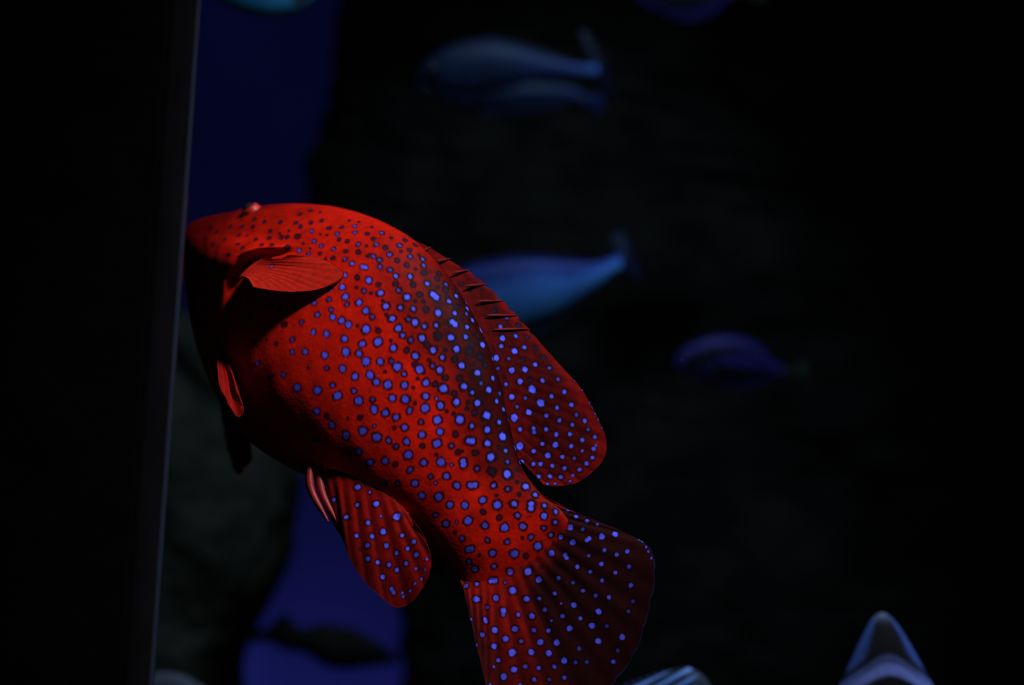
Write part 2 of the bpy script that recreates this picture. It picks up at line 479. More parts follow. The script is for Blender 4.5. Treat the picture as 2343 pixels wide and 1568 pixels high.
# ------------------------------------------------------------------ the red grouper: its spots (skin marks, one entry each)
#  + big blue, B blue, b small blue, d dim blue in a dark ring, t tiny blue, k dark, K big dark, s small dark, f faint
SPOTS = [
 (740, 640, 5.2275, '538,8B 78,105b 222,93B 395,88s 487,138d 660,58k 570,168s 683,160B 862,48k 897,127d 1073,60k 1245,48b 1370,85s 1463,55d 1655,57k 1460,122k 1600,140k 1745,125s 1850,85k 70,238d 258,203B 430,273B 280,300d 705,253s 1005,210B 1157,180k 1092,255s 1195,262s 1312,178B 1355,212B 1478,192s 1590,195b 1503,260b 1640,285s 1720,273b 1800,215k 1932,222k 97,360d 505,375B 745,320B 915,335b 1078,352b 1225,352k 1590,325k 1720,343b 1910,325k 2040,375k 112,450B 217,490B 590,445d 750,420s 822,468B 1015,477d 1375,400B 1570,400b 1710,410d 1865,405k 1995,460b 300,540B 408,555s 1100,512B 1785,490b 1650,463s 1920,503d 1540,508B 1570,532B 1350,543b 1205,562b 1720,567b 1895,605B 2015,550k 512,592+ 652,610k 892,582B 38,652B 948,673b 1178,703B 1375,670K 1525,693B 1705,685b 1850,675k 2010,690K 1245,785k 805,730s 1043,720d 253,710B 650,745+ 465,768B 835,822B 992,845k 1315,845B 1455,838s 1590,830B 1745,860K 1775,775k 1900,780B 1880,925K 1990,880s 265,865+ 425,890B 15,900B 1100,912B 1415,932b 1570,952k 2050,945B 512,978+ 680,977B 815,975d 880,1040+ 1080,1012k 1115,1005s 1260,965s 1305,1035d 1150,1080+ 1390,1080B 1650,1027B 1795,1015s 1940,1025k 40,1060d 230,1068B 375,1162B 560,1140+ 735,1108s 968,1128b 1840,1118B 1460,1172k 1630,1178k 1130,1188s 2030,1180b 637,1230B 765,1262+ 970,1265B 1222,1235B 1075,1295s 1335,1250k 1430,1305+ 1685,1275B 1885,1240d 1975,1320B 110,1268b 365,1335b 1780,1352b 1565,1362k 165,1392+ 590,1433d 420,1452+ 820,1415B 978,1432+ 1222,1397B 1352,1422t 1590,1465B 1735,1470s 1845,1478B 2070,1455b 1100,1480s 1398,1505B 610,1548B 1212,1538+ 1035,1560b 755,1560s 1715,1545s'),
 (560, 780, 5.2275, '150,270B 305,432d 467,405b 378,40k 115,10k 550,5s 567,132b 717,133B 757,322s 625,562+ 870,595+ 862,845B 975,900k 1050,1008B 1233,937s 1375,920k 1210,1120B 1215,1150B 1360,1325B 1500,1460B 1550,835B 1680,868B 1808,912B 1970,845b 1413,1075+ 1550,1020t 1575,1155+ 1720,1195b 1810,1265d 1790,1045s 1912,1037B 1935,1208B 1960,1370+ 1675,1440B 1800,1475k 1980,1540b 855,1180f 1230,1335f 905,1510f'),
 (860, 900, 5.2275, '110,238B 240,285B 400,215b 580,182B 773,147B 965,105B 1105,110s 1215,118B 1440,98d 1625,42B 1780,60d 1090,190s 1180,230k 930,250s 850,212s 1525,192b 1475,348b 545,345d 743,322+ 1000,315+ 1325,268+ 220,420s 345,410B 1150,390b 1335,435B 765,455B 952,487k 548,497B 15,522+ 1515,518+ 150,572b 367,580B 243,635d 562,632k 732,602+ 1110,570B 1150,575B 910,632d 1335,603B 1470,650s 1550,688b 985,707k 1030,700s 1185,715k 720,737s 387,743+ 1378,765+ 105,815B 233,855k 570,832B 778,827+ 1575,818d 1042,815B 1052,855B 903,857t 405,928d 1215,902d 1385,935K 1690,915s 1573,970+ 655,997d 843,995B 712,1078t 465,1078B 1695,1060s 970,1105B 1135,1103B 1180,1097B 1408,1105b 1578,1150d 1790,1118B 1715,1210s 1905,1217b 262,1085f 95,1080f 555,1228B 755,1242+ 1440,1222s 1277,1278B 1458,1337+ 1653,1322B 1860,1325B 1856,1375B 2015,1345b 885,1337B 1062,1343B 1285,1420k 1695,1462b 1475,1490k 2010,1472B 1100,1525+ 965,1540t 715,1460f'),
 (1000, 1140, 7.127, '145,425B 320,388t 780,450B 1100,485+ 1400,462B 1935,225b 1932,397b 1745,490d 410,660b 825,690d 1150,718b 1395,655s 1533,635b 1855,603b 2015,633b 515,838B 555,830B 900,903B 1262,903+ 1650,785+ 1860,898B 1450,945k 515,1043b 610,1157B 930,1112b 1192,1197B 1487,1198+ 1697,1120s 890,1345B 940,1352B 1110,1380t 655,1402b 475,1430b 290,560s 690,930s'),
 (400, 440, 3.92, '320,320k 375,360k 500,310k 600,310k 600,255s 700,312k 715,240k 805,260k 950,268k 1085,278k 1125,310k 1222,272k 1315,257k 1300,180s 1215,165k 1120,200k 855,350k 940,370s 1022,345s 575,383k 650,390s 725,425k 845,412k 955,408k 1005,400k 1098,400K 1228,350d 1385,322k 1495,312k 1565,255s 1613,305d 1650,265s 1770,315s 1615,360d 1455,373d 1305,378s 1365,388s 1725,375k 1855,368k 1945,410s 565,465k 605,500k 780,475k 870,472k 1012,497K 480,560k 340,470k 450,420k 270,415k 1252,443d 1150,460s 1315,483d 1475,425k 1545,440k 1645,468d 1775,412s 1808,468d 1885,498k 1720,483s 1115,522b 1215,505s 1205,550d 1305,550k 1420,512d 1530,530k 1645,538k 1740,570k 1775,575k 1925,562d 1835,605d 1350,600s 1420,592k 1525,600d 1588,638b 1680,672b 1710,674b 1840,665k 1930,697d 1420,682s 1530,742b 1635,765k 1740,787b 1175,885b 1390,865b 1250,990b 1075,1025k 945,1040K 1280,1100b 865,1005k 680,1120k 980,1190K 1135,1165d 1240,1255b 720,1335k 820,1320s 910,1358k 1050,1320d'),
 (850, 500, 3.905, '90,130d 15,180k 175,175s 300,195k 390,235k 45,232d 120,263k 250,240d 260,293s 345,285k 495,275k 575,320k 165,325d 345,340d 15,340d 70,370d 230,378k 460,365d 425,325s 75,430d 315,417k 465,418d 640,385k 635,410k 390,452s 165,460d 470,487k 603,492k 218,515b 345,520b 770,470s 738,523k 830,545k 585,537k'),
]
FIN_D = [
 (850, 500, 3.905, '940,600k 1090,830k 1110,780s 1205,890d 1215,945s 1310,960k 1150,975b 1270,1035k 1285,1055b 1390,1065k 1165,1075B 1155,1145b 800,590k 870,637k 985,640s'),
 (1100, 780, 4.613, '22,43B 208,65b 355,115B 453,75b 580,80k 158,187B 292,193d 440,200k 570,255b 660,185k 180,295d 322,313B 467,305B 720,290d 130,393b 240,388s 408,433B 650,423b 520,415k 817,410d 260,462b 540,517+ 882,540b 742,588b 200,558d 325,593B 465,605d 630,657+ 957,678b 803,710b 380,700d 503,757B 687,792b 825,843b 1010,782d 1097,848b 963,887b 348,817+ 683,937b 935,990b 795,990b 1130,937d 1070,1050b 1203,1015b 410,938b 552,930b 556,970b 645,1090b 785,1103B 950,1113b 1070,1163t 1217,1107t 1187,1143b 413,1113+ 555,1167b 703,1213B 862,1227b 985,1243d 1178,1235b 1117,1297b 432,1280b 552,1303b 630,1300b 753,1323b 882,1343b 1043,1362b 970,1423t 612,1432b 732,1432b 842,1440b 940,1483t 705,1510t 785,1507t 895,295t 1000,415t 1155,650t 1180,700t 1215,770t 1245,830t 1285,920t 840,235t 1075,520t'),
]
FIN_C = [
 (1000, 1140, 7.127, '1230,1505B 1660,1335B 1980,1305b 2085,930b 2110,975b 2120,210t'),
 (1040, 1340, 6.877, '180,15b 335,222B 370,222b 653,195B 910,78+ 1130,213B 1330,205b 1570,128b 1675,285t 2020,82b 520,345d 770,400B 765,460b 1000,460b 1215,485B 1420,383b 1520,553t 1700,483b 1880,308B 258,535t 480,535b 490,570b 1980,520b 637,705B 945,687B 1250,705b 1475,710b 1810,675B 440,778b 805,845B 1048,882b 1345,893B 1605,902B 345,943t 620,958B 905,1058+ 1203,1050B 1480,1065B 1965,995d 693,1178b 615,1280t 935,1323B 1115,1280b 1328,1300b 1570,1280b 1722,1187B 1900,1215d 775,1433B 1250,1480b 1497,1482d 1730,1452b 1030,1560t 560,1565t'),
 (1240, 1160, 3.843, '228,35t 298,87b 392,127b 485,157t 247,184B 357,200d 270,313B 395,295b 415,280b 525,267B 638,245B 312,528b 410,430d 547,380b 655,423b 748,393b 522,503b 423,570b 643,580b 765,525b 272,667d 360,738b 527,648b 782,692b 473,778b 588,798b 498,923B 760,922d 440,1047B 570,1048d 703,1147B 495,1183B 628,1362b 855,290t 880,305t 915,355t 932,395t 962,452t 800,830d 665,1265d 395,1367d 325,1245d 295,1370d 145,627b'),
]
FIN_A = [
 (450, 780, 2.528, '832,755b 760,818t 935,850B 1003,880t 797,920b 932,952b 1042,945B 867,1022b 993,1055b 1160,1020+ 1068,1018t 1080,1107B 925,1130b 1017,1132b 1190,1127b 1257,1165b 987,1185b 1097,1187b 1222,1205b 1158,1230b 1273,1238b 948,1207s 993,1263b 1047,1283b 1113,1298b 1213,1290b 1160,1327b 1332,1265t 1270,1320t 1323,1325t 1300,1380t 1265,1405t 1075,1368b 1130,1437b 1140,1457b 1190,1460t 1196,1480t 1237,1448t 712,875s 715,730f'),
]


def parse(tabs):
    out = []
    for x0, y0, sc, txt in tabs:
        for w in txt.split():
            k = w[-1]
            x, y = map(float, w[:-1].split(','))
            x, y = x0 + x / sc, y0 + y / sc
            out.append((x, y, k))
    return out


#           blue r, blue strength, ring r
KIND = {'+': (9.0, 1.0, 13.5), 'B': (7.2, 0.95, 11.5), 'b': (5.2, 0.75, 9.5), 'd': (4.6, 0.38, 9.0), 't': (3.2, 0.75, 5.5),
        'k': (4.5, 0.03, 8.5), 'K': (6.0, 0.02, 11.5), 's': (2.5, 0.02, 5.5), 'f': (5.0, 0.5, 9.0)}
BLUE = np.array([0.115, 0.125, 0.98])
RING = np.array([0.009, 0.003, 0.004])


def paint(P, px, py, ok, base, spots, ring=0.92, gain=1.0, grow=None):
    """Lay each spot onto the skin round its own surface point, out to its ring."""
    sh = P.shape[:-1]
    V = P.reshape(-1, 3)
    bx, by, okf = px.ravel(), py.ravel(), ok.ravel()
    blue, dark = np.zeros(len(V)), np.zeros(len(V))
    idx = np.where(okf)[0]
    grow = np.ones(len(V)) if grow is None else grow.ravel()
    wb = 1 + 0.20 * wob(V, 420, 1) + 0.10 * wob(V, 900, 2)
    ix, iy = bx[idx], by[idx]
    for x, y, k in spots:
        br, bs, rr = KIND[k]
        near = np.where((np.abs(ix - x) < 45) & (np.abs(iy - y) < 45))[0]
        if len(near) == 0:
            continue
        j = near[np.argmin((ix[near] - x) ** 2 + (iy[near] - y) ** 2)]
        if (ix[j] - x) ** 2 + (iy[j] - y) ** 2 > 400:
            continue
        c = V[idx[j]]
        sel = idx[near]
        d = np.linalg.norm(V[sel] - c, axis=1) * FPX / 0.985
        flat = np.hypot(ix[near] - x, iy[near] - y) + 9 * (d > 60)      # keep the marks roundish where the skin turns away
        d = (0.45 * d + 0.55 * flat) * wb[sel]
        blue[sel] = np.maximum(blue[sel], bs * (1 - sstep(br * 0.60, br * 1.08, d)))
        dark[sel] = np.maximum(dark[sel], 1 - sstep(0.80 * rr * grow[idx[j]], 1.12 * rr * grow[idx[j]], d))
    col = mix(base.reshape(-1, 3), np.broadcast_to(RING, (len(V), 3)), dark * ring)
    col = mix(col, np.broadcast_to(BLUE * gain, (len(V), 3)), blue)
    return col.reshape(*sh, 3)


# ------------------------------------------------------------------ the red grouper itself
hero = empty('grouper', at(900, 850, 1.0))
tag(hero, 'large bright red grouper covered in small blue spots, swimming away to upper left', 'fish')
ST = [(439, 534, 438, 556, 1.118, 8), (448, 512, 437, 590, 1.112, 30), (485, 498, 443, 650, 1.102, 54), (538, 488, 454, 720, 1.09, 76),
      (602, 479, 470, 790, 1.075, 98), (682, 472, 492, 860, 1.055, 120), (770, 477, 520, 930, 1.035, 136), (860, 503, 560, 995, 1.018, 144),
      (940, 546, 612, 1040, 1.0, 144), (1008, 610, 672, 1075, 0.99, 137), (1066, 690, 735, 1105, 0.982, 124), (1112, 775, 800, 1140, 0.976, 110),
      (1142, 860, 860, 1175, 0.97, 94), (1160, 945, 915, 1210, 0.966, 79), (1178, 1020, 965, 1243, 0.962, 65), (1198, 1078, 1005, 1278, 0.958, 52),
      (1235, 1128, 1035, 1312, 0.956, 37), (1280, 1164, 1060, 1350, 0.955, 23), (1308, 1206, 1092, 1398, 0.955, 12), (1315, 1262, 1140, 1420, 0.955, 6), (1290, 1310, 1185, 1410, 0.955, 3)]
RED = np.array([0.80, 0.013, 0.003])
SPB = parse(SPOTS)
SPD, SPC, SPA = parse(FIN_D), parse(FIN_C), parse(FIN_A)


def gill_line(TH):
    """Station at which the gill cover ends, by the angle round the body (0 back, pi belly)."""
    return np.interp(TH / np.pi, [0, .30, .355, .394, .436, .5, .57, .67, .8, 1.0], [6.9, 6.75, 6.4, 5.92, 5.62, 5.46, 5.55, 5.72, 5.5, 4.6])


def hero_disp(P, S, TH):
    t = np.where(TH <= np.pi, TH, 2 * np.pi - TH)
    g = gill_line(t)
    k = sstep(0.325, 0.42, t / np.pi) * sstep(0.57, 0.45, t / np.pi)
    d = 0.0070 * np.exp(-np.clip(g - S, 0, 9) * 0.8) * (1 - sstep(g - 0.03, g + 0.10, S)) * k
    d = d - 0.0030 * np.exp(-((S - g - 0.16) / 0.14) ** 2) * k
    lip = np.exp(-((S - 0.9) / 0.14) ** 2) * sstep(0.3, 0.5, t / np.pi) * -0.002
    return d + lip + 0.0004 * wob(P, 40, 3)


def hero_col(d):
    P, S, TH = d['P'], d['S'], d['TH']
    t = np.where(TH <= np.pi, TH, 2 * np.pi - TH) / np.pi
    w = wob(P, 35, 5)
    w2 = wob(P, 140, 6)
    base = np.broadcast_to(RED, P.shape).copy()
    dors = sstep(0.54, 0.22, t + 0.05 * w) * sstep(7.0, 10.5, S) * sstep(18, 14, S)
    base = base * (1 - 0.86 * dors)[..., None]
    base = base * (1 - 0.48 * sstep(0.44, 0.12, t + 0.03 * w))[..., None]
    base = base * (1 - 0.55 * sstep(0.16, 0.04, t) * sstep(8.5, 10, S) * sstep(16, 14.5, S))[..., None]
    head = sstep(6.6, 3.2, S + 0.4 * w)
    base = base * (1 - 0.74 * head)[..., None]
    base = base * (1 + 0.14 * w + 0.14 * w2)[..., None]
    blot = sstep(0.35, 0.8, wob(P, 75, 9)) * sstep(0.6, 0.25, t) * sstep(7, 10, S)
    base = base * (1 - 0.45 * blot)[..., None]
    worm = sstep(0.10, 0.02, np.abs(wob(P, 150, 11))) * sstep(0.1, 0.5, wob(P, 50, 12)) * sstep(8.5, 11, S)
    base = base * (1 - 0.5 * worm)[..., None]
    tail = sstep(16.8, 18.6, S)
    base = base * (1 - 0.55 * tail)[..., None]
    base = mix(base, np.broadcast_to(np.array([0.06, 0.012, 0.010]), P.shape), sstep(0.80, 0.93, t) * 0.7)  # underside darkened: belly shade put into the pigment
    front = (TH > 0.02) & (TH < np.pi - 0.02)
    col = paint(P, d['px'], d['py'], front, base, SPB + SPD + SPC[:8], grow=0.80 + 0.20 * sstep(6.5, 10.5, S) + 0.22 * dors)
    # the other flank carries spots of its own, strewn evenly
    nf = 300
    r = RNG.random((nf, 2))
    si = (4 + r[:, 0] * 14) / (len(ST) - 1) * (P.shape[0] - 1)
    backcols = np.arange(FRONT_N, P.shape[1])
    bi = backcols[(8 + r[:, 1] * (len(backcols) - 16)).astype(int)]
    ctr = P[si.astype(int), bi]
    Vb = P[:, FRONT_N:].reshape(-1, 3)
    cb = col[:, FRONT_N:].reshape(-1, 3)
    bl, dk = np.zeros(len(Vb)), np.zeros(len(Vb))
    for c in ctr:
        dd = np.linalg.norm(Vb - c, axis=1) * FPX
        bl = np.maximum(bl, 1 - sstep(5, 9, dd))
        dk = np.maximum(dk, 1 - sstep(8, 13, dd))
    cb = mix(mix(cb, np.broadcast_to(RING, cb.shape), dk * 0.9), np.broadcast_to(BLUE, cb.shape), bl)
    col[:, FRONT_N:] = cb.reshape(P.shape[0], -1, 3)
    return col


FRONT_N = 330
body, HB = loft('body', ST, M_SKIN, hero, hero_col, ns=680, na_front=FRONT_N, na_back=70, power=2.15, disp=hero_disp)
fp, fx, fy = HB['P'][:, 5:FRONT_N - 5].reshape(-1, 3), HB['px'][:, 5:FRONT_N - 5].ravel(), HB['py'][:, 5:FRONT_N - 5].ravel()


def skin_depth(x, y):
    """Distance of the near flank under each photograph pixel."""
    out = []
    for a, b in zip(np.atleast_1d(x), np.atleast_1d(y)):
        j = np.argmin((fx - a) ** 2 + (fy - b) ** 2)
        out.append(project(fp[j])[2])
    return np.array(out)


def fin_col(spots, fn, ring=0.8):
    def f(d):
        base = fn(d)
        return paint(d['P'], d['px'], d['py'], np.ones(d['px'].shape, bool), base, spots, ring, 0.9)
    return f


def dorsal_base(d):
    P = d['P']
    k = 0.10 + 0.045 * wob(P, 70, 3) + 0.03 * wob(P, 300, 2)
    k = k * (1 - 0.38 * sstep(0.15, 0.5, d['v']) * sstep(0.25, 0.5, d['u']) * sstep(0.95, 0.7, d['v']))
    k = k + 0.06 * sstep(0.80, 0.95, d['v']) + 0.04 * sstep(0.8, 0.95, d['u'])
    k = k * (1 - 0.6 * sstep(-0.5, -1.0, d['ray']) * sstep(0.72, 0.85, d['u']))
    return np.clip(k, 0.02, 1)[..., None] * RED + np.array([0.003, 0.001, 0.0015])


dors, _ = fin('dorsal_fin',
    [(930, 560, 1.0), (985, 606, .990), (1035, 665, .984), (1080, 735, .978), (1112, 800, .973), (1134, 870, .969), (1149, 940, .966), (1158, 1000, .963), (1168, 1030, .962)],
    [(935, 543, 1.005), (990, 572, 1.002), (1040, 603, 1.0), (1090, 634, .998), (1150, 688, .995), (1200, 742, .993), (1245, 795, .99), (1290, 845, .988), (1330, 890, .986), (1362, 945, .985),
     (1383, 992, .984), (1388, 1020, .983), (1380, 1052, .98), (1350, 1085, .976), (1315, 1106, .972), (1270, 1113, .967), (1243, 1109, .964)],
    hero, M_FIN, fin_col(SPD, dorsal_base), nu=340, nv=150, rays=24, ridge=0.0002, thick=0.002, edge_wave=0.10, wave_span=(0.05, 0.48))
for i, (a, b) in enumerate([((965, 575), (985, 566)), ((1000, 598), (1030, 592)), ((1035, 625), (1072, 618)), ((1066, 655), (1112, 650)), ((1092, 690), (1152, 688)), ((1112, 722), (1182, 722)), ((1130, 755), (1212, 752))]):
    tt = np.linspace(0, 1, 8)
    x, y = a[0] + (b[0] - a[0]) * tt, a[1] + (b[1] - a[1]) * tt
    tube('fin_spine', at(x, y, 0.990 - 0.0018 * i + 0.012 * tt), 0.0013 * (1 - 0.75 * tt) * np.minimum(1, 0.25 + 3 * tt), M_SPINED, dors)


def caudal_base(d):
    P, u, v = d['P'], d['u'], d['v']
    k = 0.35 - 0.335 * sstep(0.0, 0.28, v) * sstep(0.70, 0.50, u)
    k = k - 0.28 * sstep(0.10, 0.75, v) * sstep(0.45, 0.8, u)
    k = k + 0.24 * sstep(0.10, 0.0, u) * sstep(1.0, 0.75, v)
    k = k * (1 + 0.25 * wob(P, 90, 8) + 0.1 * wob(P, 300, 1))
    k = k * (1 - 0.5 * sstep(-0.2, -1.0, d['ray']) * sstep(0.1, 0.3, v))
    k = np.clip(k, 0.02, 1)
    col = k[..., None] * RED + np.array([0.006, 0.003, 0.003])
    rim = sstep(0.982, 0.995, v)
    return mix(col, np.broadcast_to(np.array([0.012, 0.012, 0.035]), P.shape), rim)


caud, _ = fin('caudal_fin',
    [(1232, 1128, .953), (1240, 1180, .953), (1205, 1235, .953), (1155, 1285, .953), (1100, 1312, .953), (1050, 1318, .953)],
    [(1300, 1167, .957), (1345, 1186, .959), (1400, 1206, .961), (1440, 1224, .962), (1472, 1241, .962), (1492, 1262, .960), (1501, 1305, .957), (1496, 1355, .955), (1484, 1405, .953), (1474, 1445, .951), (1452, 1500, .949),
     (1425, 1540, .947), (1390, 1585, .944), (1330, 1630, .940), (1260, 1655, .937), (1190, 1660, .935), (1135, 1645, .934), (1118, 1600, .935), (1100, 1520, .938), (1083, 1450, .942), (1068, 1375, .947)],
    hero, M_FIN, fin_col(SPC + SPB, caudal_base, 0.75), nu=420, nv=230, rays=17, ridge=0.0004, thick=0.0022, edge_wave=0.015)


def anal_base(d):
    P, u, v = d['P'], d['u'], d['v']
    k = 0.25 + 0.05 * wob(P, 80, 4) - 0.14 * sstep(0.2, 0.0, v)  # last term darkens the fin root, painting in the body's shade
    k = k - 0.18 * sstep(0.4, 0.95, v) * sstep(0.85, 0.3, u)
    k = k * (1 - 0.6 * sstep(-0.2, -1.0, d['ray']))
    return np.clip(k, 0.06, 1)[..., None] * RED + np.array([0.003, 0.001, 0.0015])


apx = [(720, 1050), (770, 1068), (830, 1090), (885, 1122), (928, 1166)]
adz = skin_depth([p[0] for p in apx], [p[1] for p in apx]) + np.array([.004, .003, .003, .003, .003])
anal, _ = fin('anal_fin',
    [(*p, z) for p, z in zip(apx, adz)],
    [(742, 1160, .965), (762, 1198, .955), (784, 1235, .947), (804, 1285, .94), (834, 1330, .935), (868, 1363, .93), (905, 1390, .927), (940, 1380, .925), (965, 1350, .925), (983, 1310, .927), (986, 1275, .93), (973, 1235, .935), (952, 1198, .94)],
    hero, M_FIN, fin_col(SPA, anal_base), nu=240, nv=170, rays=9, ridge=0.0005, thick=0.002)
for a, b, c in (((712, 1050), (711, 1118), (751, 1194)), ((728, 1062), (738, 1130), (774, 1200))):
    q = crom([a, b, c], 14)
    tube('fin_spine', at(q[:, 0], q[:, 1], np.linspace(adz[0], .952, 14)), np.interp(np.linspace(0, 1, 14), [0, .35, .75, 1], [0.0016, 0.0027, 0.0020, 0.0006]), M_SPINE, anal)


def pect_base(d):
    P = d['P']
    k = 0.55 + 0.05 * wob(P, 60, 2) + 0.025 * np.asarray(d['ray'])
    return k[..., None] * np.array([0.88, 0.028, 0.012])


bpx = [(596, 596), (570, 616), (546, 640)]
opx = [(660, 583), (720, 588), (765, 606), (787, 626), (770, 645), (722, 664), (650, 668), (580, 657)]
pz = skin_depth([p[0] for p in opx], [p[1] for p in opx]) - np.array([0.003, 0.003, 0.0025, 0.002, 0.003, 0.006, 0.015, 0.018])
pz = np.convolve(np.pad(pz, 1, mode='edge'), [0.25, 0.5, 0.25], 'valid')
pb = skin_depth([p[0] for p in bpx], [p[1] for p in bpx]).min() - np.array([0.002, 0.004, 0.006])
pect, _ = fin('pectoral_fin', [(*p, z) for p, z in zip(bpx, pb)], [(*p, z) for p, z in zip(opx, pz)],
    hero, M_FIN, fin_col([(623, 611.5, 'd')], pect_base, 0.5), nu=150, nv=90, rays=14, ridge=0.00012, thick=0.0026, bow=0.004)


def pelv_base(d):
    return (0.27 + 0.04 * np.asarray(d['ray']))[..., None] * RED + np.array([0.003, 0.002, 0.002])


pvx = [(492, 770), (501, 782), (513, 800)]
pvz = skin_depth([p[0] for p in pvx], [p[1] for p in pvx]) + 0.002
fin('pelvic_fin', [(*p, z) for p, z in zip(pvx, pvz)],
    [(500, 880, .975), (538, 950, 0.962), (557, 940, 0.962), (536, 880, 0.975)],
    hero, M_FIN, fin_col([], pelv_base), nu=60, nv=50, rays=5, ridge=0.0006, thick=0.002)
fin('pelvic_fin', [(500, 850, 1.12), (530, 900, 1.11), (570, 960, 1.10)],
    [(508, 960, 1.12), (522, 1030, 1.12), (545, 1086, 1.12), (578, 1050, 1.115)],
    hero, M_FIN, fin_col([], pelv_base), nu=60, nv=50, rays=5, ridge=0.0006, thick=0.002)
# far pectoral fin, spread on the other flank
fin('pectoral_fin', [(560, 640, 1.19), (575, 665, 1.188), (585, 690, 1.186)], [(640, 610, 1.20), (690, 640, 1.205), (690, 690, 1.205), (650, 720, 1.20)],
    hero, M_FIN, fin_col([], pect_base), nu=60, nv=40, rays=12, ridge=0.0006, thick=0.002)

# eyes: a raised rim with the ball set in it, one on each side of the head
for (x, y, dep, out) in ((576, 486, 1.058, -1), (556, 500, 1.115, 1)):
    c = at(x, y, dep)
    ax = np.array([-0.55, 0.35 * out, 0.75])
    e = mesh_obj('eye', *(lambda R: (R, grid_faces(24, 40, True)))((lambda a, ph: (
        lambda V: (V @ np.array(Vector(ax).to_track_quat('Z', 'Y').to_matrix()).T + c))(np.stack([
            (np.interp(a, [0, .3, .6, .8, 1], [0.0092, 0.0078, 0.0060, 0.0046, 0.0041]))[:, None] * np.cos(ph)[None],
            (np.interp(a, [0, .3, .6, .8, 1], [0.0092, 0.0078, 0.0060, 0.0046, 0.0041]))[:, None] * np.sin(ph)[None],
            np.broadcast_to(np.interp(a, [0, .3, .6, .8, 1], [-0.012, -0.002, 0.0035, 0.0046, 0.0030])[:, None], (24, 40))], -1).reshape(-1, 3)))(
            np.linspace(0, 1, 24), np.linspace(0, 2 * np.pi, 40, endpoint=False))), M_ORBIT, hero)
    e['label'] = 'raised red eye rim'
    axn = ax / np.linalg.norm(ax)
    ball('eyeball', c + axn * 0.0024, 0.0044, M_EYE, e)

# ------------------------------------------------------------------ the other fish of the reef


def reef_fish(name, label, st, depth, colfn, tail=None, fins=(), tail_col=None, cat='fish', power=2.0, ns=120, group=None):
    st = [(*s[:4], depth + (s[5] if len(s) > 5 else 0), s[4]) for s in st]
    m = np.mean([[(s[0] + s[2]) / 2, (s[1] + s[3]) / 2] for s in st], 0)
    root = empty(name, at(m[0], m[1], depth))
    tag(root, label, cat, group)
    loft('body', st, M_FISH, root, colfn, ns=ns, na_front=80, na_back=50, power=power)
    for nm, base, outer, c in ([('caudal_fin', *tail)] if tail else []) + list(fins):
        fc = np.array(c)
        fin(nm, [(x, y, depth + z) for x, y, z in base], [(x, y, depth + z) for x, y, z in outer], root, M_FISH,
            lambda d, fc=fc: np.broadcast_to(fc, (*d['px'].shape, 3)) * (1 + 0.25 * np.asarray(d['ray']))[..., None], nu=60, nv=24, rays=9, ridge=0.0008, thick=0.002)
    return root, st


def eye_on(root, x, y, depth, r):
    ball('eye', at(x, y, depth), r, M_EYE, root, seg=14)


def lerp_col(stops, t):
    xs = [s[0] for s in stops]
    return np.stack([np.interp(t, xs, [s[1][k] for s in stops]) for k in range(3)], -1)


def flank(stops, spread=None):
    """Pigment that runs from the back (0) to the belly (1), brighter towards the tail if asked."""
    def f(d):
        t = np.where(d['TH'] <= np.pi, d['TH'], 2 * np.pi - d['TH']) / np.pi
        c = lerp_col(stops, t + 0.05 * wob(d['P'], 30, 4))
        if spread:
            n = d['S'] / d['S'].max()
            c = c * np.interp(n, [s[0] for s in spread], [s[1] for s in spread])[..., None]
        return c * (1 + 0.15 * wob(d['P'], 45, 2))[..., None]
    return f


# blue surgeonfish behind the grouper's back
C_, cst = reef_fish('surgeonfish', 'blue surgeonfish half hidden behind the back of the red grouper',
    [(905, 745, 905, 765, 4), (925, 700, 940, 800, 25), (975, 655, 1010, 815, 42), (1040, 622, 1090, 800, 52), (1110, 604, 1150, 775, 55), (1180, 594, 1215, 750, 50), (1250, 594, 1270, 726, 42), (1310, 600, 1322, 692, 32),
     (1360, 600, 1372, 656, 21), (1393, 591, 1402, 629, 13), (1412, 583, 1418, 619, 9), (1420, 585, 1424, 612, 4)], 1.75,
    flank([(0, (0.02, 0.03, 0.3)), (0.28, (0.03, 0.05, 0.36)), (0.46, (0.12, 0.32, 0.95)), (0.62, (0.10, 0.30, 0.75)), (0.8, (0.07, 0.26, 0.5)), (1, (0.06, 0.2, 0.35))], [(0, .6), (.4, .8), (.6, 1.2), (.8, 1.6), (1, 2.0)]),
    tail=([(1412, 585, 0), (1418, 602, 0), (1418, 618, 0)], [(1400, 540, .01), (1420, 528, .01), (1438, 552, .01), (1452, 590, .01), (1470, 642, .01), (1450, 634, .01)], (0.014, 0.018, 0.07)),
    fins=[('dorsal_fin', [(1060, 618, 0), (1180, 598, 0), (1350, 602, 0)], [(1070, 600, 0), (1190, 578, 0), (1300, 586, 0), (1352, 597, 0)], (0.02, 0.025, 0.1)),
          ('anal_fin', [(1130, 785, 0), (1250, 735, 0), (1360, 662, 0)], [(1150, 800, 0), (1265, 745, 0), (1362, 670, 0)], (0.03, 0.05, 0.1)),
          ('pectoral_fin', [(1030, 700, -.04), (1035, 730, -.04)], [(1085, 690, -.05), (1090, 735, -.05)], (0.1, 0.14, 0.4))])
eye_on(C_, 950, 728, 1.735, 0.007)

